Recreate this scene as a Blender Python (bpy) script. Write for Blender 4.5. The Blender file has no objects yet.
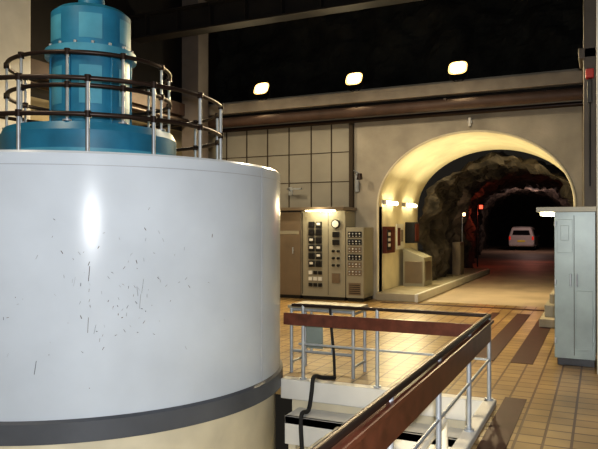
import bpy, math, random
from mathutils import Vector, noise
random.seed(4)
S=bpy.context.scene
try:
    S.view_settings.view_transform='Standard'
    S.view_settings.look='Medium High Contrast'
except Exception: pass

# ---------------------------------------------------------------- materials
def mat(name,col,rough=.6,metal=0.,var=.12,scale=3.,bump=0.,bscale=30.,col2=None,emit=None,estr=0,coat=0,spec=None):
    m=bpy.data.materials.new(name); m.use_nodes=True
    nt=m.node_tree; b=nt.nodes['Principled BSDF']
    tc=nt.nodes.new('ShaderNodeTexCoord')
    n=nt.nodes.new('ShaderNodeTexNoise'); n.inputs['Scale'].default_value=scale; n.inputs['Detail'].default_value=6
    nt.links.new(tc.outputs['Object'],n.inputs['Vector'])
    r=nt.nodes.new('ShaderNodeValToRGB'); r.color_ramp.elements[0].position=.3; r.color_ramp.elements[1].position=.7
    c2=col2 if col2 else [c*(1-var) for c in col]
    r.color_ramp.elements[0].color=(*c2,1); r.color_ramp.elements[1].color=(*col,1)
    nt.links.new(n.outputs['Fac'],r.inputs['Fac']); nt.links.new(r.outputs['Color'],b.inputs['Base Color'])
    b.inputs['Roughness'].default_value=rough; b.inputs['Metallic'].default_value=metal
    if spec is not None: b.inputs['Specular IOR Level'].default_value=spec
    if coat: b.inputs['Coat Weight'].default_value=coat
    if bump:
        n2=nt.nodes.new('ShaderNodeTexNoise'); n2.inputs['Scale'].default_value=bscale; n2.inputs['Detail'].default_value=5
        nt.links.new(tc.outputs['Object'],n2.inputs['Vector'])
        bp=nt.nodes.new('ShaderNodeBump'); bp.inputs['Strength'].default_value=bump; bp.inputs['Distance'].default_value=.02
        nt.links.new(n2.outputs['Fac'],bp.inputs['Height']); nt.links.new(bp.outputs['Normal'],b.inputs['Normal'])
    if emit:
        b.inputs['Emission Color'].default_value=(*emit,1); b.inputs['Emission Strength'].default_value=estr
    return m

def tile_mat(name,c1,c2,mortar,w=.3,h=.3,ms=.014,rough=.35):
    m=bpy.data.materials.new(name); m.use_nodes=True
    nt=m.node_tree; b=nt.nodes['Principled BSDF']
    tc=nt.nodes.new('ShaderNodeTexCoord')
    br=nt.nodes.new('ShaderNodeTexBrick'); br.offset=0
    br.inputs['Scale'].default_value=1; br.inputs['Brick Width'].default_value=w; br.inputs['Row Height'].default_value=h
    br.inputs['Mortar Size'].default_value=ms; br.inputs['Mortar Smooth'].default_value=.2
    br.inputs['Color1'].default_value=(*c1,1); br.inputs['Color2'].default_value=(*c2,1); br.inputs['Mortar'].default_value=(*mortar,1)
    nt.links.new(tc.outputs['Object'],br.inputs['Vector'])
    n=nt.nodes.new('ShaderNodeTexNoise'); n.inputs['Scale'].default_value=1.3; n.inputs['Detail'].default_value=5
    nt.links.new(tc.outputs['Object'],n.inputs['Vector'])
    mr=nt.nodes.new('ShaderNodeMapRange'); mr.inputs['From Min'].default_value=.3; mr.inputs['From Max'].default_value=.7
    mr.inputs['To Min'].default_value=.6; mr.inputs['To Max'].default_value=1.1
    nt.links.new(n.outputs['Fac'],mr.inputs['Value'])
    mx=nt.nodes.new('ShaderNodeVectorMath'); mx.operation='SCALE'
    nt.links.new(br.outputs['Color'],mx.inputs[0]); nt.links.new(mr.outputs['Result'],mx.inputs['Scale'])
    nt.links.new(mx.outputs['Vector'],b.inputs['Base Color'])
    b.inputs['Roughness'].default_value=rough
    bp=nt.nodes.new('ShaderNodeBump'); bp.inputs['Strength'].default_value=.25; bp.inputs['Distance'].default_value=.01; bp.invert=True
    nt.links.new(br.outputs['Fac'],bp.inputs['Height']); nt.links.new(bp.outputs['Normal'],b.inputs['Normal'])
    return m

WHITE=mat('white_gloss_paint',(.57,.63,.70),.22,0,.12,1.5,spec=.15)
SEAM=mat('seam_grey',(.36,.38,.42),.5)
BAND=mat('band_grey',(.11,.12,.14),.5,.1,.3,2)
CREAM=mat('cream_paint',(.72,.66,.50),.5,0,.2,2.5)
CREAMW=mat('cream_wall',(.46,.39,.24),.8,0,.3,1)
BLUE=mat('blue_paint',(.03,.22,.38),.4,0,.35,3)
BLUE2=mat('blue_paint_light',(.09,.36,.52),.4,0,.25,4)
DARK=mat('dark_steel',(.035,.022,.018),.4,.4)
BLACK=mat('black_plastic',(.012,.012,.013),.35)
STEEL=mat('galvanised_steel',(.5,.54,.58),.4,.5,.2,12)
WOOD=mat('brown_varnish_wood',(.15,.05,.03),.3,0,.5,9)
PLASTER=mat('plaster',(.48,.44,.36),.85,0,.4,1.2,.2,25)
VAULT=mat('vault_plaster',(.82,.75,.55),.8,0,.25,1.6,.3,8)
CONC=mat('concrete',(.46,.41,.31),.85,0,.35,2,.3,20)
PANEL=mat('panel_beige',(.36,.34,.28),.6,0,.25,1)
PLINE=mat('panel_joint_dark',(.05,.035,.02),.7)
ROCK=mat('rock',(.12,.10,.08),.9,0,0,2.2,1.0,9,col2=(.016,.013,.011))
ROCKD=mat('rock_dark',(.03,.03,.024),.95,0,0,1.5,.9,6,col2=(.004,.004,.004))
CAB=mat('cabinet_grey',(.33,.31,.24),.45,.1,.12,3)
CABG=mat('cabinet_greygreen',(.30,.36,.34),.35,.1,.25,3)
CABL=mat('cabinet_plain',(.25,.20,.15),.3,.4,.2,2)
WPLATE=mat('white_plate',(.72,.71,.66),.5)
COLW=mat('column_paint',(.24,.21,.19),.6,0,.2,2)
COLD=mat('column_dark_paint',(.13,.11,.09),.6,0,.3,2)
BEAMD=mat('beam_dark',(.022,.018,.015),.8,0,.4,2)
PIPEB=mat('pipe_brown',(.12,.075,.058),.6,0,.4,3)
BEAML=mat('beam_concrete',(.44,.39,.32),.8,0,.35,2,.2,20)
REDSTRIPE=mat('red_stripe_and_glow',(.05,.012,.010),.5,0,.35,6,spec=.3)  # stripe paint, also used for red light painted on the floor
RED=mat('red_paint',(.5,.03,.02),.4)
DKRED=mat('dark_red_board',(.12,.025,.015),.6)
LAMPE=mat('floodlight_glass',(1,.9,.6),.3,emit=(1,.88,.6),estr=60)
LAMPR=mat('floodlight_rim_glare',(1,.8,.4),.3,emit=(1,.6,.2),estr=1.8)  # reflector rim made emissive to imitate the warm glare around the glass
TUBE=mat('fluorescent_glow',(1,.95,.8),.3,emit=(1,.86,.5),estr=14)
BLAMP=mat('bulkhead_glow',(1,.8,.6),.3,emit=(1,.6,.3),estr=5)
RLAMP=mat('red_lamp_glow',(.3,.02,.01),.3,emit=(1,.10,.05),estr=2.2)
GLASS=mat('dark_glass',(.02,.02,.025),.1)
VANP=mat('van_white',(.80,.78,.78),.3,.0,.03)
VANR=mat('tail_light_red',(.6,.02,.02),.2,emit=(1,.05,.02),estr=.35)
PLATEY=mat('plate_yellow',(.8,.6,.08),.4,emit=(1,.7,.1),estr=.1)
RUB=mat('rubber',(.02,.02,.02),.8)
FTILE=tile_mat('floor_tiles',(.40,.275,.12),(.31,.205,.085),(.10,.05,.025),.2,.2,.012)
FCONC=mat('tunnel_floor_concrete',(.55,.44,.33),.6,0,.35,.8,.2,15)

# ---------------------------------------------------------------- mesh builder
class MB:
    def __init__(s): s.v=[];s.f=[];s.m=[];s.sm=[];s.mats=[]
    def mi(s,m):
        if m not in s.mats: s.mats.append(m)
        return s.mats.index(m)
    def add(s,vs,fs,m,smooth=False):
        o=len(s.v); s.v+= [tuple(v) for v in vs]; k=s.mi(m)
        for f in fs: s.f.append([i+o for i in f]); s.m.append(k); s.sm.append(smooth)
        return s
    def box(s,x0,x1,y0,y1,z0,z1,m):
        vs=[(x,y,z) for z in (z0,z1) for y in (y0,y1) for x in (x0,x1)]
        return s.add(vs,[(0,2,3,1),(4,5,7,6),(0,1,5,4),(2,6,7,3),(0,4,6,2),(1,3,7,5)],m)
    def tube(s,pts,r,m,n=10,closed=False,caps=True):
        pts=[Vector(p) for p in pts]; L=len(pts); rings=[]; up=None
        for i,p in enumerate(pts):
            if closed: t=(pts[(i+1)%L]-pts[i-1]).normalized()
            elif i==0: t=(pts[1]-p).normalized()
            elif i==L-1: t=(p-pts[i-1]).normalized()
            else: t=((pts[i+1]-p).normalized()+(p-pts[i-1]).normalized()).normalized()
            if up is None:
                a=Vector((0,0,1)) if abs(t.z)<.9 else Vector((1,0,0))
                up=(a-t*a.dot(t)).normalized()
            else: up=(up-t*up.dot(t)).normalized()
            sd=t.cross(up); rr=r[i] if isinstance(r,(list,tuple)) else r
            rings.append([p+up*math.cos(2*math.pi*k/n)*rr+sd*math.sin(2*math.pi*k/n)*rr for k in range(n)])
        vs=[q for g in rings for q in g]; fs=[]
        for i in range(L if closed else L-1):
            j=(i+1)%L
            for k in range(n): fs.append((i*n+k,i*n+(k+1)%n,j*n+(k+1)%n,j*n+k))
        s.add(vs,fs,m,True)
        if caps and not closed:
            s.add(rings[0],[tuple(range(n))[::-1]],m); s.add(rings[-1],[tuple(range(n))],m)
        return s
    def cyl(s,p0,p1,r,m,n=20,r1=None):
        return s.tube([p0,p1],[r,r if r1 is None else r1],m,n)
    def ring(s,cx,cy,z,R,r,m,n=72):
        return s.tube([(cx+R*math.cos(2*math.pi*i/n),cy+R*math.sin(2*math.pi*i/n),z) for i in range(n)],r,m,8,closed=True)
    def lathe(s,cx,cy,prof,m,n=96):
        for (r0,z0),(r1,z1) in zip(prof[:-1],prof[1:]):
            vs=[];
            for r,z in ((r0,z0),(r1,z1)):
                vs+=[(cx+r*math.cos(2*math.pi*i/n),cy+r*math.sin(2*math.pi*i/n),z) for i in range(n)]
            s.add(vs,[(i,(i+1)%n,n+(i+1)%n,n+i) for i in range(n)],m,True)
        return s
    def disk(s,cx,cy,z,r,m,n=96):
        return s.add([(cx+r*math.cos(2*math.pi*i/n),cy+r*math.sin(2*math.pi*i/n),z) for i in range(n)],[tuple(range(n))],m)
    def build(s,name,bevel=0):
        me=bpy.data.meshes.new(name); me.from_pydata(s.v,[],s.f)
        for m in s.mats: me.materials.append(m)
        for p,k,q in zip(me.polygons,s.m,s.sm): p.material_index=k; p.use_smooth=q
        me.update()
        o=bpy.data.objects.new(name,me); S.collection.objects.link(o)
        if bevel:
            b=o.modifiers.new('bevel','BEVEL'); b.width=bevel; b.segments=2; b.limit_method='ANGLE'; b.angle_limit=math.radians(50)
        return o

def smooth_path(pts,k=6):
    P=[Vector(p) for p in pts]; out=[]
    for i in range(len(P)-1):
        p0=P[max(i-1,0)];p1=P[i];p2=P[i+1];p3=P[min(i+2,len(P)-1)]
        for j in range(k):
            t=j/k
            out.append(.5*((2*p1)+(p2-p0)*t+(2*p0-5*p1+4*p2-p3)*t*t+(3*p1-p0-3*p2+p3)*t**3))
    out.append(P[-1]); return out

WY=14.2           # rear wall plane
PX,PY=-.94,6.18   # pit corner
CX,CY,CR=-5.07,5.40,2.08   # generator
XL,XR,YB,ZC=-9.6,2.6,-4.,8.
PZ=-1.3

# ---------------------------------------------------------------- floor / room shell
f=MB()
f.box(PX,XR,YB,PY,-.15,0,FTILE)
f.box(XL,XR,PY,WY,-.15,0,FTILE)
f.build('floor')
MB().box(-12,3,WY,62,-.15,-.005,FCONC).build('floor_tunnel')
st=MB()
for x0,x1 in ((-1.44,-1.20),(-1.0,-.74)):
    st.box(x0,x1,8.2,12.9,0,.004,REDSTRIPE)
st.box(-1.90,-1.76,8.9,12.9,0,.004,REDSTRIPE)
st.box(-4.4,-.6,13.55,13.72,0,.004,REDSTRIPE)  # reddish glow at the tunnel mouth, painted as a cross stripe
st.box(-3.6,-1.95,12.5,12.7,0,.004,REDSTRIPE)  # red light falling on the floor, painted as a stripe
st.box(-.84,-.64,2.6,6.5,0,.004,REDSTRIPE)
st.build('floor_stripes_red_glow')
MB().box(XL,PX,YB,PY,PZ-.15,PZ,CREAM).build('floor_pit')
MB().box(-2.98,PX,PY-.02,PY-.001,PZ,-.15,CREAM).build('wall_pit_back')
MB().box(XL,-7.3,PY-.02,PY-.001,PZ,-.15,CREAM).build('wall_pit_left')
MB().box(PX-.02,PX-.001,YB,PY-.02,PZ,-.15,CREAM).build('wall_pit_right')
k=MB()
k.box(-3.08,PX,PY-.10,PY+.03,-.16,.05,WPLATE)
k.box(PX-.05,PX+.06,YB+.2,PY+.03,-.16,.05,WPLATE)
k.build('trim_pit_kerb',.012)

w=MB()
w.box(XL,-5.27,WY,WY+.3,0,4.9,PANEL)
w.build('wall_rear_panelled')
j=MB()
for x in (-8.75,-8.15,-7.55,-6.95,-6.35,-5.82):
    j.box(x-.013,x+.013,WY-.015,WY,0,4.15,PLINE)
for z in (1.95,2.75,3.45):
    j.box(-9.3,-5.29,WY-.012,WY,z-.008,z+.008,PLINE)
j.box(-5.33,-5.24,WY-.12,WY,0,4.15,PLINE)
j.build('trim_rear_panel_joints')

ax,aa,zs,rise=-2.56,2.1,2.15,1.6
N=40
arch=[(ax-aa*math.cos(math.pi*i/N),zs+rise*math.sin(math.pi*i/N)) for i in range(N+1)]
w=MB()
w.box(-5.24,ax-aa,WY,WY+.3,0,4.9,PLASTER)
w.box(ax+aa,.3,WY,WY+.3,0,4.9,PLASTER)
for (x0,z0),(x1,z1) in zip(arch[:-1],arch[1:]):
    w.add([(x0,WY,z0),(x1,WY,z1),(x1,WY,4.9),(x0,WY,4.9)],[(0,1,2,3)],PLASTER)
w.build('wall_rear_arch')
prof=[(ax-aa,0)]+arch+[(ax+aa,0)]
v=MB(); n=len(prof)
ys=[WY,WY+.6,WY+1.2,WY+1.8,WY+2.4,WY+3.0,WY+3.6]
v.add([(x,y,z) for y in ys for x,z in prof],[(r*n+i,r*n+i+1,(r+1)*n+i+1,(r+1)*n+i) for r in range(len(ys)-1) for i in range(n-1)],VAULT,True)
v.build('wall_tunnel_vault')
t=MB()
t.tube([(x,WY-.01,z) for x,z in prof],.03,VAULT,6)
t.build('trim_arch_edge')

def lerp(a,b,t): return a+(b-a)*t
def prof_at(y):
    keys=[(17.7,-4.55,-.5,2.1,1.5),(19.5,-4.5,-.4,2.1,1.6),(24,-4.7,-.2,2.2,1.8),(30,-5.6,-.2,2.3,2.0),(45,-7.6,-1.2,2.4,2.2),(60,-9.2,-3.2,2.4,2.2)]
    for a,b in zip(keys[:-1],keys[1:]):
        if a[0]<=y<=b[0]:
            q=(y-a[0])/(b[0]-a[0]); return [lerp(a[i],b[i],q) for i in range(1,5)]
    return keys[-1][1:]
r=MB(); rings=[]; M=72
yy=17.7; ysr=[]
while yy<=60: ysr.append(yy); yy+=.15+(yy-17.7)*.012
for y in ysr:
    l,rt,zsp,ri=prof_at(y); c=(l+rt)/2; a=(rt-l)/2; ring=[]
    for i in range(M+1):
        u=i/M
        if u<.2: x,z=-a,zsp*(u/.2); nx,nz=-1,0
        elif u>.8: x,z=a,zsp*((1-u)/.2); nx,nz=1,0
        else:
            th=math.pi*(u-.2)/.6; x,z=-a*math.cos(th),zsp+ri*math.sin(th); nx,nz=-math.cos(th),math.sin(th)
        P=Vector((c+x,y,z))
        d=noise.noise(P*.9)*.4+noise.noise(P*2.3)*.22+abs(noise.noise(P*4.5))*.2-.18
        ring.append((c+x+nx*d,y,z+nz*d))
    rings+=ring
M1=M+1
r.add(rings,[(q*M1+i,q*M1+i+1,(q+1)*M1+i+1,(q+1)*M1+i) for q in range(len(ysr)-1) for i in range(M)],ROCK,False)
r.build('wall_tunnel_rock')
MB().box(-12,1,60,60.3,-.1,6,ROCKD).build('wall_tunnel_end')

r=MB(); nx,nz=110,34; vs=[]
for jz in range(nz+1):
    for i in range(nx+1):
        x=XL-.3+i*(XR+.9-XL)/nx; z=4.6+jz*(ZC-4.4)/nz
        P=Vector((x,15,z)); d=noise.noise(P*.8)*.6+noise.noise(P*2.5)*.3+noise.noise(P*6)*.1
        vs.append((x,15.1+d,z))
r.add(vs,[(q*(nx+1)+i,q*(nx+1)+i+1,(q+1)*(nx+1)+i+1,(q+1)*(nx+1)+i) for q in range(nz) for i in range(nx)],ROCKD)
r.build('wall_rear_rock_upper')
w=MB(); w.box(XL-.3,XL,YB,WY+1.5,PZ-.15,4.1,CREAMW); w.box(XL-.3,XL,YB,WY+1.5,4.1,ZC,BEAMD); w.build('wall_left')
w=MB(); w.box(XR,XR+.3,YB,WY+1.5,-.15,ZC,BEAMD); w.build('wall_right')
w=MB(); w.box(XL-.3,XR+.3,YB-.3,YB,PZ-.15,ZC,COLW); w.build('wall_front')
c=MB(); c.box(XL-.3,XR+.3,YB-.3,WY+2,ZC,ZC+.2,ROCKD); c.build('ceiling')
w=MB(); w.box(.3,XR,WY,WY+.3,0,4.9,BEAMD); w.build('wall_rear_side')

b=MB()
b.box(XL,XR,WY-.5,WY+1.1,4.50,4.76,BEAML)
b.box(XL,XR,WY-.3,WY,4.38,4.50,BEAMD)
b.build('crane_ledge_beam',.02)
b=MB()
b.cyl((XL+.02,WY-.42,4.30),(XR-.02,WY-.42,4.30),.12,PIPEB,16)
b.cyl((XL+.02,WY-.2,4.14),(XR-.02,WY-.2,4.14),.05,DARK,12)
for x in range(-9,3,2): b.box(x-.03,x+.03,WY-.5,WY,4.36,4.42,DARK)
b.build('wall_pipe_run')
b=MB()
b.box(XL,XL+.35,YB,WY-.5,4.4,4.7,PIPEB); b.cyl((XL+.4,YB,4.25),(XL+.4,WY-.6,4.25),.08,DARK,12)
b.build('crane_rail_beam')
for y,z in ((11.6,5.9),(9.3,6.2),(6.5,6.6)):
    b=MB()
    b.box(XL,XR,y-.18,y+.18,z+.5,z+.54,BEAMD); b.box(XL,XR,y-.18,y+.18,z,z+.04,BEAMD); b.box(XL,XR,y-.02,y+.02,z+.04,z+.5,BEAMD)
    for i in range(14): b.box(XL+.4+i*.85,XL+.44+i*.85,y-.16,y+.16,z+.04,z+.5,BEAMD)
    b.build('ceiling_girder')
b=MB()
for x in (-8.6,-5.2,-1.3):
    b.box(x-.12,x+.12,YB,WY,7.2,7.6,BEAMD)
b.build('ceiling_joists')
b=MB(); b.box(-9.35,-8.85,13.05,13.5,0,ZC,COLW); b.box(-9.4,-8.8,13.0,13.55,0,.3,COLW); b.build('wall_column',.02)
b=MB(); b.box(XL,XL+.62,7.4,8.1,0,ZC,WPLATE); b.box(XL,XL+.66,7.35,8.15,0,.3,WPLATE); b.build('wall_column',.02)
b=MB(); b.box(-.2,.35,9.3,9.85,0,ZC,COLD); b.box(-.26,.4,9.3,9.9,3.9,4.05,COLD); b.build('wall_column',.02)
b=MB(); b.box(-.035,.2,7.95,8.15,0,ZC,WPLATE); b.box(-.03,.25,7.9,8.2,0,.15,WPLATE); b.build('wall_column',.01)
b=MB(); b.box(-.17,-.07,9.2,9.298,3.62,3.74,RED); b.box(-.15,-.09,9.22,9.298,3.3,3.6,BLACK); b.cyl((-.12,9.26,3.3),(-.12,9.26,2.2),.012,BLACK,8); b.build('alarm_sounder',.008)

# ---------------------------------------------------------------- generator
g=MB()
ZT,ZBt=2.26,.15
g.lathe(CX,CY,[(CR,ZBt),(CR,ZT-.02),(CR-.02,ZT),(0.05,ZT)],WHITE,160)
g.lathe(CX,CY,[(CR+.003,ZT-.115),(CR+.003,ZT-.110)],SEAM,160)
g.lathe(CX,CY,[(CR-.03,-.03),(CR+.03,-.03),(CR+.03,ZBt-.02),(CR+.0,ZBt)],BAND,160)
g.lathe(CX,CY,[(CR-.05,PZ),(CR-.05,-.03)],CREAM,160)
def rad(a,R): return (CX+R*math.cos(math.radians(a)),CY+R*math.sin(math.radians(a)))
for a in (-110,3,55,100,150,200,240):
    x,y=rad(a,CR+.000); g.cyl((x,y,ZBt),(x,y,ZT-.02),.005,SEAM,6)
g.disk(CX,CY,ZT+.001,CR-.05,CONC)
random.seed(9)
for i in range(110):
    a=-41+random.gauss(0,10); z=1.12+random.gauss(0,.32)
    if z>2 or z<.35: continue
    L=random.uniform(.004,.03) if i%14 else random.uniform(.06,.14)
    x,y=rad(a,CR+.0008); x2,y2=rad(a+random.uniform(-.5,.5),CR+.0008)
    g.cyl((x,y,z),(x2,y2,z+L),random.choice((.0012,.0018,.0026)),random.choice((BAND,SEAM,PIPEB)),5)
g.build('turbine_generator_housing')

e=MB()
z0=ZT+.002
e.lathe(CX,CY,[(.92,z0),(.92,z0+.34),(.88,z0+.42),(.46,z0+.46)],BLUE,80)
e.lathe(CX,CY,[(.95,z0+.12),(.95,z0+.16),(.92,z0+.16)],BLUE2,80)
e.lathe(CX,CY,[(.44,z0+.4),(.41,z0+.52),(.41,3.50)],BLUE,64)
e.lathe(CX,CY,[(.41,3.48),(.48,3.48),(.48,3.56),(.42,3.56)],BLUE2,64)
e.lathe(CX,CY,[(.42,3.56),(.42,3.96),(.36,4.01),(.24,4.02),(.14,4.04),(.14,4.16),(.09,4.2),(.0,4.21)],BLUE,64)
for i in range(16):
    a=i*22.5; x,y=rad(a,.45); e.cyl((x,y,3.56),(x,y,3.59),.018,STEEL,8)
for i in range(6):
    a=i*60+12
    for R,zz in ((.424,(3.63,3.89)),(.414,(2.95,3.35))):
        vs=[]
        for z in zz:
            for d in (-16,-8,0,8,16): vs.append((*rad(a+d,R),z))
        e.add(vs,[(q,q+1,q+6,q+5) for q in range(4)],BLUE2,True)
    x,y=rad(a+30,.42); e.cyl((x,y,z0+.45),(x,y,3.48),.014,BLUE,6)
e.build('exciter_unit')

def ringrail(name,R,tops,zb,angs,post_r=.018):
    q=MB()
    for z in tops: q.ring(CX,CY,z,R,.022,DARK)
    for a in angs:
        x,y=rad(a,R); q.cyl((x,y,zb),(x,y,max(tops)),post_r,STEEL,8); q.cyl((x,y,zb),(x,y,zb+.015),.045,STEEL,10)
        for z in tops: q.cyl((x,y,z-.03),(x,y,z+.03),.03,DARK,8)
    q.build(name)
ringrail('platform_guard_rail',1.43,(2.98,2.66),ZT+.003,[i*24 for i in range(15)])
ringrail('exciter_guard_rail',.85,(3.36,3.04),z0+.424,[i*36+10 for i in range(10)],.014)

# ---------------------------------------------------------------- pit railing
def post(q,x,y,h=.83):
    q.cyl((x,y,.05),(x,y,h),.019,STEEL,10); q.cyl((x,y,.05),(x,y,.065),.04,STEEL,12)
q=MB()
yb=PY-.02
for x in (-2.85,-2.03): post(q,x,yb)
q.cyl((-2.98,yb,.83),(PX,yb,.83),.018,DARK,10)
q.cyl((-2.9,yb,.42),(PX,yb,.42),.012,STEEL,10)
q.box(-3.06,PX-.06,yb-.045,yb-.02,.62,.745,WOOD)
post(q,PX,yb)
q.tube([(PX,yb,.83),(PX+.0,yb-.1,.83),(PX,-1.5,.83)],.022,DARK,10)
q.cyl((PX,yb,.42),(PX,-1.5,.42),.012,STEEL,10)
q.box(PX-.015,PX+.02,-1.5,yb-.03,.60,.755,WOOD)
q.box(PX-.05,PX+.05,-1.5,yb-.03,.775,.80,WOOD)
for y in (5.15,4.1,3.05,2.0,.95,-.1,-1.15): post(q,PX,y,.82)
q.build('pit_guard_railing')

q=MB()
q.box(-2.85,PX-.03,5.72,6.05,-.30,-.22,WPLATE)
q.box(-2.85,PX-.03,5.72,5.76,-.5,-.22,WPLATE)
for x in (-2.8,-1.9,-1.05): q.box(x-.04,x+.04,5.78,5.86,PZ,-.3,CREAM)
for x in (-2.4,-1.7): q.box(x-.05,x+.05,4.6,5.72,-.5,-.38,CREAM); q.box(x-.04,x+.04,4.62,4.7,PZ,-.5,CREAM)
q.build('pit_support_frame',.006)
q=MB()
q.tube(smooth_path([(-2.15,5.4,PZ),(-2.15,5.4,-.3),(-2.12,5.3,-.2),(-2.1,5.0,-.17),(-2.08,4.7,-.28),(-2.08,4.6,PZ)]),.05,CREAM,14)
q.build('pit_oil_pipe')
q=MB()
q.tube(smooth_path([(-1.2,5.45,PZ),(-1.2,5.45,-.1),(-1.2,5.3,.0),(-1.2,4.6,.0),(-1.2,4.35,-.1),(-1.2,4.3,PZ)]),.03,WPLATE,12)
q.build('pit_ladder_handrail')

q=MB()
x0,x1,y0,y1=-3.2,-2.45,6.6,6.98
for x in (x0,x1):
    for y in (y0,y1): q.cyl((x,y,0),(x,y,.74),.02,STEEL,8)
    q.cyl((x,y0,.12),(x,y1,.12),.014,STEEL,8); q.cyl((x,y0,.70),(x,y1,.70),.014,STEEL,8)
for y in (y0,y1):
    for z in (.25,.55,.72): q.cyl((x0,y,z),(x1,y,z),.018,STEEL,8)
for x in (-2.95,-2.7): q.cyl((x,y0,.25),(x,y0,.70),.014,STEEL,8)
q.box(x0-.03,x1+.03,y0-.04,y1+.04,.74,.77,CAB)
q.box(-3.0,-2.8,y0-.03,y0-.018,.3,.55,CABG)
q.build('steel_trolley_frame')
q=MB()
q.tube(smooth_path([(-2.62,6.48,.02),(-2.64,6.4,.03),(-2.70,6.3,.05),(-2.72,6.2,.085),(-2.70,6.08,.08),(-2.69,6.02,-.05),(-2.67,5.9,-.19),(-2.65,5.68,-.20),(-2.63,5.66,-.6),(-2.63,5.64,PZ+.03)]),.022,RUB,10)
q.tube(smooth_path([(-2.62,6.48,.02),(-2.64,6.50,.3),(-2.68,6.53,.55),(-2.7,6.54,.80)]),.016,RUB,8)
q.build('power_cable')

# ---------------------------------------------------------------- control cabinets
def plain_cab(q,x0,x1,y0,y1,h,m):
    q.box(x0,x1,y0,y1,.08,h,m); q.box(x0+.02,x1-.02,y0+.03,y1,0,.08,BLACK)
YF=13.5
q=MB()
plain_cab(q,-7.9,-6.31,YF,14.17,2.02,CABL)
q.box(-7.106,-7.094,YF-.004,YF,.12,1.98,PLINE)
q.box(-7.85,-6.36,YF-.012,YF,1.50,1.58,CAB)
q.cyl((-6.5,YF-.03,1.05),(-6.5,YF-.03,1.2),.015,STEEL,8)
q.build('switchgear_cabinet',.008)
q=MB()
x0,x1=-6.29,-5.20
plain_cab(q,x0,x1,YF,14.17,2.04,CAB)
fy=YF-.02
q.box(x0+.02,x0+.04,fy+.014,YF,.12,2.0,PLINE)
q.box(-5.62,-5.61,fy+.014,YF,.12,2.0,PLINE)
for z in (1.72,1.54,1.36,1.18,1.0,.82):
    for x in (-6.02,-5.84):
        q.box(x-.07,x+.07,fy-.03,YF,z-.07,z+.07,BLACK)
        q.box(x-.045,x+.045,fy-.034,fy-.03,z-.01,z+.045,WPLATE if random.random()<.45 else GLASS)
for z in (.62,.48,.34): 
    for x in (-6.05,-5.93,-5.81):
        q.box(x-.045,x+.045,fy-.015,YF,z-.04,z+.04,WPLATE if random.random()<.6 else BLACK)
q.cyl((-5.42,YF,1.74),(-5.42,YF-.06,1.74),.10,BLACK,28); q.cyl((-5.42,YF-.06,1.74),(-5.42,YF-.065,1.74),.08,WPLATE,28)
for z in (1.50,1.32): q.box(-5.50,-5.34,fy-.02,YF,z-.06,z+.06,BLACK)
for z in (1.12,.96,.8):
    for x in (-5.48,-5.36): q.cyl((x,YF,z),(x,YF-.06,z),.03,BLACK,12)
q.box(-5.52,-5.32,fy,YF,.4,.62,CABL)
q.box(-7.9,-5.16,YF-.22,14.17,2.05,2.12,CABL)
q.box(-6.1,-5.4,YF-.2,YF-.1,2.025,2.05,TUBE)
q.build('control_panel_cabinet',.006)
q=MB()
x0,x1=-5.17,-4.76
plain_cab(q,x0,x1,YF-.02,14.17,1.66,CAB)
for i in range(6):
    z=1.5-i*.17
    q.box(x0+.04,x1-.04,YF-.035,YF-.02,z-.065,z+.065,BLACK if i in (0,1,3) else CABL)
    for k2 in range(4):
        x=x0+.085+k2*.08
        q.cyl((x,YF-.03,z+.02),(x,YF-.055,z+.02),.018,WPLATE if (i+k2)%3==0 else STEEL,10)
        q.box(x-.018,x+.018,YF-.04,YF-.034,z-.045,z-.03,WPLATE)
q.box(x0+.06,x1-.06,YF-.03,YF-.02,.15,.42,CABL)
for k2 in range(5): q.box(x0+.08,x1-.08,YF-.034,YF-.03,.18+k2*.045,.195+k2*.045,BLACK)
q.build('relay_rack_cabinet',.005)
q=MB(); q.box(-5.2,-5.12,WY-.05,WY,2.5,2.95,STEEL); q.tube([(-5.16,WY-.05,2.9),(-5.16,WY-.25,2.98),(-5.0,WY-.3,2.9)],.015,STEEL,8); q.cyl((-5.0,WY-.3,2.9),(-5.0,WY-.3,2.76),.05,DARK,14,.07); q.build('wall_bracket_lamp')
q=MB(); q.tube([(-6.9,WY-.02,2.55),(-6.9,WY-.2,2.6),(-6.65,WY-.25,2.6)],.014,STEEL,8); q.box(-6.95,-6.85,WY-.03,WY,2.45,2.65,STEEL); q.box(-6.78,-6.5,WY-.29,WY-.2,2.57,2.61,STEEL); q.build('wall_bracket_arm')
q=MB(); q.cyl((-2.56,WY-.05,3.86),(-2.56,WY-.05,4.04),.035,WPLATE,12); q.box(-2.6,-2.52,WY-.05,WY,3.93,3.98,STEEL); q.build('arch_marker_lamp')

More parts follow.
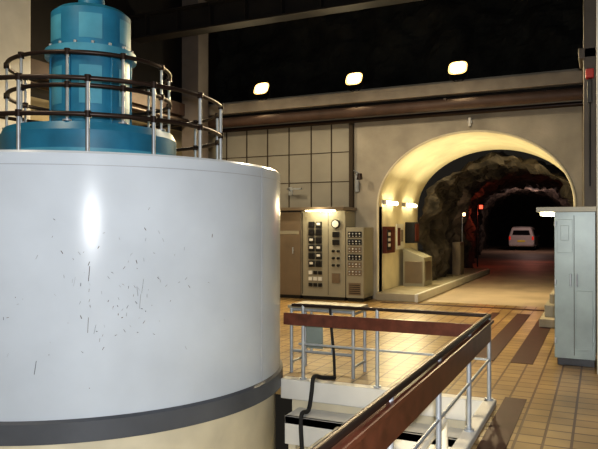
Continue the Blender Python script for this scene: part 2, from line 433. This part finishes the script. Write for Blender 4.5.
# floodlights
def floodlight(x):
    q=MB(); y=WY-.35; z=5.10
    q.tube([(x-.19,y,z),(x-.19,y,4.86),(x-.05,y,4.785),(x+.05,y,4.785),(x+.19,y,4.86),(x+.19,y,z)],.013,DARK,8)
    q.cyl((x,y,4.765),(x,y,4.80),.05,DARK,10)
    c,s_=math.cos(math.radians(25)),math.sin(math.radians(25))
    def tp(px,py,pz): return (x+px, y+py*c+pz*s_, z+py*s_+pz*c)
    def oct_(w_,h_,py): return [tp(w_*math.copysign(abs(math.cos(t))**.6,math.cos(t)),py,h_*math.copysign(abs(math.sin(t))**.6,math.sin(t))) for t in [2*math.pi*(k+.5)/20 for k in range(20)]]
    A=oct_(.20,.17,-.09);B=oct_(.10,.08,.09);C=oct_(.15,.125,-.07)
    q.add(A+B,[(k,(k+1)%20,20+(k+1)%20,20+k) for k in range(20)]+[tuple(range(20,40))],DARK,True)
    q.add(A+C,[(k,(k+1)%20,20+(k+1)%20,20+k) for k in range(20)],LAMPR)
    q.add(C,[tuple(range(20))],LAMPE)
    q.build('floodlight')
for x in (-7.5,-5.09,-2.74): floodlight(x)

# ---------------------------------------------------------------- tunnel items
q=MB(); q.box(-4.64,-3.65,13.95,24,0,.17,CONC); q.box(-3.72,-3.64,13.9,24,0,.18,WPLATE); q.build('tunnel_walkway_kerb',.01)
q=MB(); q.box(-.95,-.5,WY+.2,24,0,.25,CONC); q.build('tunnel_kerb',.01)
for y0,y1 in ((14.45,15.45),(16.15,17.25)):
    q=MB(); q.box(-4.655,-4.60,y0,y1,2.22,2.30,WPLATE); q.cyl((-4.575,y0+.04,2.25),(-4.575,y1-.04,2.25),.045,TUBE,12)
    for y in (y0,y1-.04): q.box(-4.62,-4.54,y,y+.04,2.2,2.3,WPLATE)
    q.build('fluorescent_light')
q=MB(); q.box(-4.65,-4.55,14.5,15.2,1.05,1.68,DKRED); q.box(-4.55,-4.54,14.55,14.83,1.12,1.6,BLACK); q.box(-4.55,-4.54,14.87,15.15,1.12,1.6,DKRED)
for k2 in range(3): q.box(-4.54,-4.53,14.6,14.78,1.2+k2*.13,1.28+k2*.13,WPLATE)
q.build('wall_notice_case',.006)
q=MB(); q.box(-4.65,-4.62,15.6,16.2,1.1,1.75,WPLATE); q.box(-4.62,-4.615,15.66,15.9,1.2,1.65,DKRED); q.box(-4.62,-4.615,15.95,16.14,1.3,1.6,CABL); q.build('notice_board')
q=MB(); q.box(-4.65,-4.40,16.45,16.9,1.25,1.8,BLACK); q.box(-4.63,-4.38,16.5,16.85,1.3,1.75,DKRED); q.build('fire_hose_box',.01)
q=MB()
q.add([(-4.55,15.9,.171),(-4.0,15.9,.171),(-4.0,16.7,.171),(-4.55,16.7,.171),(-4.55,15.9,1.12),(-4.0,15.9,.9),(-4.0,16.7,.9),(-4.55,16.7,1.12)],
      [(0,3,2,1),(4,5,6,7),(0,1,5,4),(1,2,6,5),(2,3,7,6),(3,0,4,7)],CAB)
q.box(-4.5,-4.05,15.885,15.9,.25,.8,CABL); q.box(-4.0,-3.99,16.0,16.6,.3,.8,CABL)
q.build('log_desk_cabinet',.01)
q=MB(); q.box(-4.2,-3.95,20.2,20.8,.171,1.2,CABL); q.box(-3.95,-3.94,20.25,20.75,.3,1.1,CAB); q.build('tunnel_junction_cabinet',.01)
q=MB(); q.cyl((-4.2,21.8,2.1),(-4.17,21.8,2.1),.06,DARK,12); q.cyl((-4.17,21.8,2.1),(-4.10,21.8,2.1),.055,BLAMP,14); q.tube([(-4.2,21.8,2.1),(-4.2,21.8,.175)],.02,STEEL,6); q.build('bulkhead_light')
q=MB(); q.cyl((-4.75,28,2.65),(-4.6,28,2.65),.03,DARK,10); q.cyl((-4.6,28,2.46),(-4.6,28,2.62),.075,RLAMP,14); q.cyl((-4.75,28,2.65),(-4.75,28,-.005),.03,DARK,8); q.build('red_signal_lamp')

q=MB()
vx,vy=-5.25,49.5
secs=[(0,.42,1.0,.80,.80),(.02,.34,1.52,.88,.66),(.10,.28,1.66,.91,.70),(.6,.26,1.74,.92,.72),(2.2,.26,1.72,.92,.72),(3.0,.26,1.42,.91,.68),(3.4,.28,1.05,.90,.80),(4.1,.30,.92,.86,.78),(4.3,.36,.75,.76,.7)]
rg=[]
for (dy,zb,zt,hb,ht) in secs:
    zm=min(.95,zt-.1)
    pr=[(-hb*.92,zb),(-hb,zb+.12),(-hb,zm),(-ht,zt-.08),(-ht*.85,zt),(0,zt+.02),(ht*.85,zt),(ht,zt-.08),(hb,zm),(hb,zb+.12),(hb*.92,zb),(0,zb)]
    rg+=[(vx+x,vy+dy,z) for x,z in pr]
n=12
q.add(rg,[(i*n+k2,i*n+(k2+1)%n,(i+1)*n+(k2+1)%n,(i+1)*n+k2) for i in range(len(secs)-1) for k2 in range(n)]+[tuple(range(n))[::-1],tuple(range((len(secs)-1)*n,len(secs)*n))],VANP)
q.add([(vx-.62,vy-.005,1.12),(vx+.62,vy-.005,1.12),(vx+.54,vy+.005,1.46),(vx-.54,vy+.005,1.46)],[(0,1,2,3)],GLASS)
for sg in (-1,1):
    q.box(vx+sg*.80-.06,vx+sg*.80+.06,vy-.02,vy+.06,.76,1.02,VANR)
    for dy in (.75,3.3): q.cyl((vx+sg*.72,vy+dy,.31),(vx+sg*.92,vy+dy,.31),.31,RUB,24); q.cyl((vx+sg*.92,vy+dy,.31),(vx+sg*.93,vy+dy,.31),.17,STEEL,16)
    q.add([(vx+sg*.925,vy+.5,1.0),(vx+sg*.925,vy+2.8,1.0),(vx+sg*.76,vy+2.5,1.5),(vx+sg*.76,vy+.6,1.55)],[(0,1,2,3)],GLASS)
    q.box(vx+sg*1.0-.08,vx+sg*1.0+.08,vy+2.75,vy+2.85,.98,1.12,BLACK)
q.box(vx-.84,vx+.84,vy-.08,vy+.06,.34,.52,VANP)
q.box(vx-.26,vx+.26,vy-.03,vy+.0,.62,.74,PLATEY)
q.build('parked_van',.02)

# ---------------------------------------------------------------- right side
q=MB()
q.box(-.5,-.05,8.3,8.95,.09,1.84,CABG); q.box(-.47,-.06,8.33,8.9,0,.09,BLACK)
q.box(-.285,-.279,8.294,8.3,.13,1.8,PLINE)
q.box(-.47,-.30,8.29,8.3,1.35,1.75,CABG); q.box(-.43,-.34,8.283,8.29,1.5,1.68,CABG)
q.box(-.26,-.08,8.29,8.3,.2,.9,CABG)
q.cyl((-.32,8.28,.95),(-.32,8.28,1.1),.01,STEEL,8); q.cyl((-.25,8.28,.95),(-.25,8.28,1.1),.01,STEEL,8)
for z in (.3,1.0,1.7): q.cyl((-.49,8.29,z-.03),(-.49,8.29,z+.03),.012,STEEL,8)
q.box(-.70,-.04,8.22,8.95,1.84,1.90,CAB)
q.box(-.66,-.52,8.3,8.9,1.80,1.84,TUBE)
q.build('electrical_cubicle',.006)
q=MB(); q.box(-.92,-.52,11.3,13.4,0.005,.14,CONC); q.box(-.86,-.52,11.6,13.3,.14,.34,CAB); q.box(-.80,-.55,11.9,12.9,.34,.5,CONC); q.build('cable_trunking_plinth',.01)
q=MB(); q.box(-.5,.25,12.2,13.8,0,1.6,CAB); q.box(-.505,-.5,12.4,13.6,.2,1.5,CABL); q.build('motor_starter_cabinet',.01)

# ---------------------------------------------------------------- lights
def light(kind,name,loc,energy,col,size=.1,target=None,sy=None,spot=None,blend=.6):
    l=bpy.data.lights.new(name,kind); l.energy=energy; l.color=col
    if kind=='AREA':
        l.size=size
        if sy: l.shape='RECTANGLE'; l.size_y=sy
    elif kind in('POINT','SPOT'): l.shadow_soft_size=size
    if kind=='SPOT': l.spot_size=math.radians(spot or 110); l.spot_blend=blend
    o=bpy.data.objects.new(name,l); o.location=loc; S.collection.objects.link(o)
    if target is not None:
        o.rotation_euler=(Vector(target)-Vector(loc)).to_track_quat('-Z','Y').to_euler()
    return o
light('POINT','camera_flash_light',(.05,.0,1.76),840,(.95,.97,1.0),.04)
for x in (-7.5,-5.09,-2.74):
    light('SPOT','floodlight_beam',(x,WY-.62,5.05),560,(1,.78,.45),.12,(x+.8,6.5,0),spot=125)
for (x,y,en) in ((-7.3,10,300),(-3.4,10,380),(-5,3,200),(0,3,120)):
    light('SPOT','hall_fill_light',(x,y,5.6),en,(1,.83,.58),.25,(x,y+.6,0),spot=150,blend=.35)  # unseen fill lights without fixtures, added to brighten the hall
for y,l in ((14.95,.9),(16.7,1.0)):
    light('AREA','fluorescent_glow_light',(-4.48,y,2.24),72,(1,.86,.52),l,(-2.0,y,2.1),sy=.08)
light('POINT','tunnel_bulkhead_glow',(-3.9,21.8,2.2),7,(1,.7,.45),.1)
light('POINT','tunnel_red_glow',(-4.4,28,2.3),22,(1,.16,.08),.1)
light('POINT','tunnel_red_glow',(-3.0,33,1.5),18,(1,.24,.14),.1)
light('POINT','tunnel_van_glow',(-4.3,46.5,3.4),110,(1,.68,.60),.1)
light('POINT','panel_lamp_glow',(-5.75,YF-.35,1.98),10,(1,.85,.55),.05)
light('POINT','pit_fill_light',(-1.5,4.9,-.45),14,(1,.85,.55),.08)  # added fill light, brightens the dark space under the pit ledge
W=bpy.data.worlds.new('world'); S.world=W; W.use_nodes=True
W.node_tree.nodes['Background'].inputs[0].default_value=(.9,.8,.65,1); W.node_tree.nodes['Background'].inputs[1].default_value=.02

cd=bpy.data.cameras.new('camera'); cd.sensor_width=36; cd.lens=640/598*36; cd.clip_start=.02; cd.clip_end=200
co=bpy.data.objects.new('camera',cd); co.location=(0,0,1.65); co.rotation_euler=(math.radians(90.3),0,math.radians(25.2))
S.collection.objects.link(co); S.camera=co
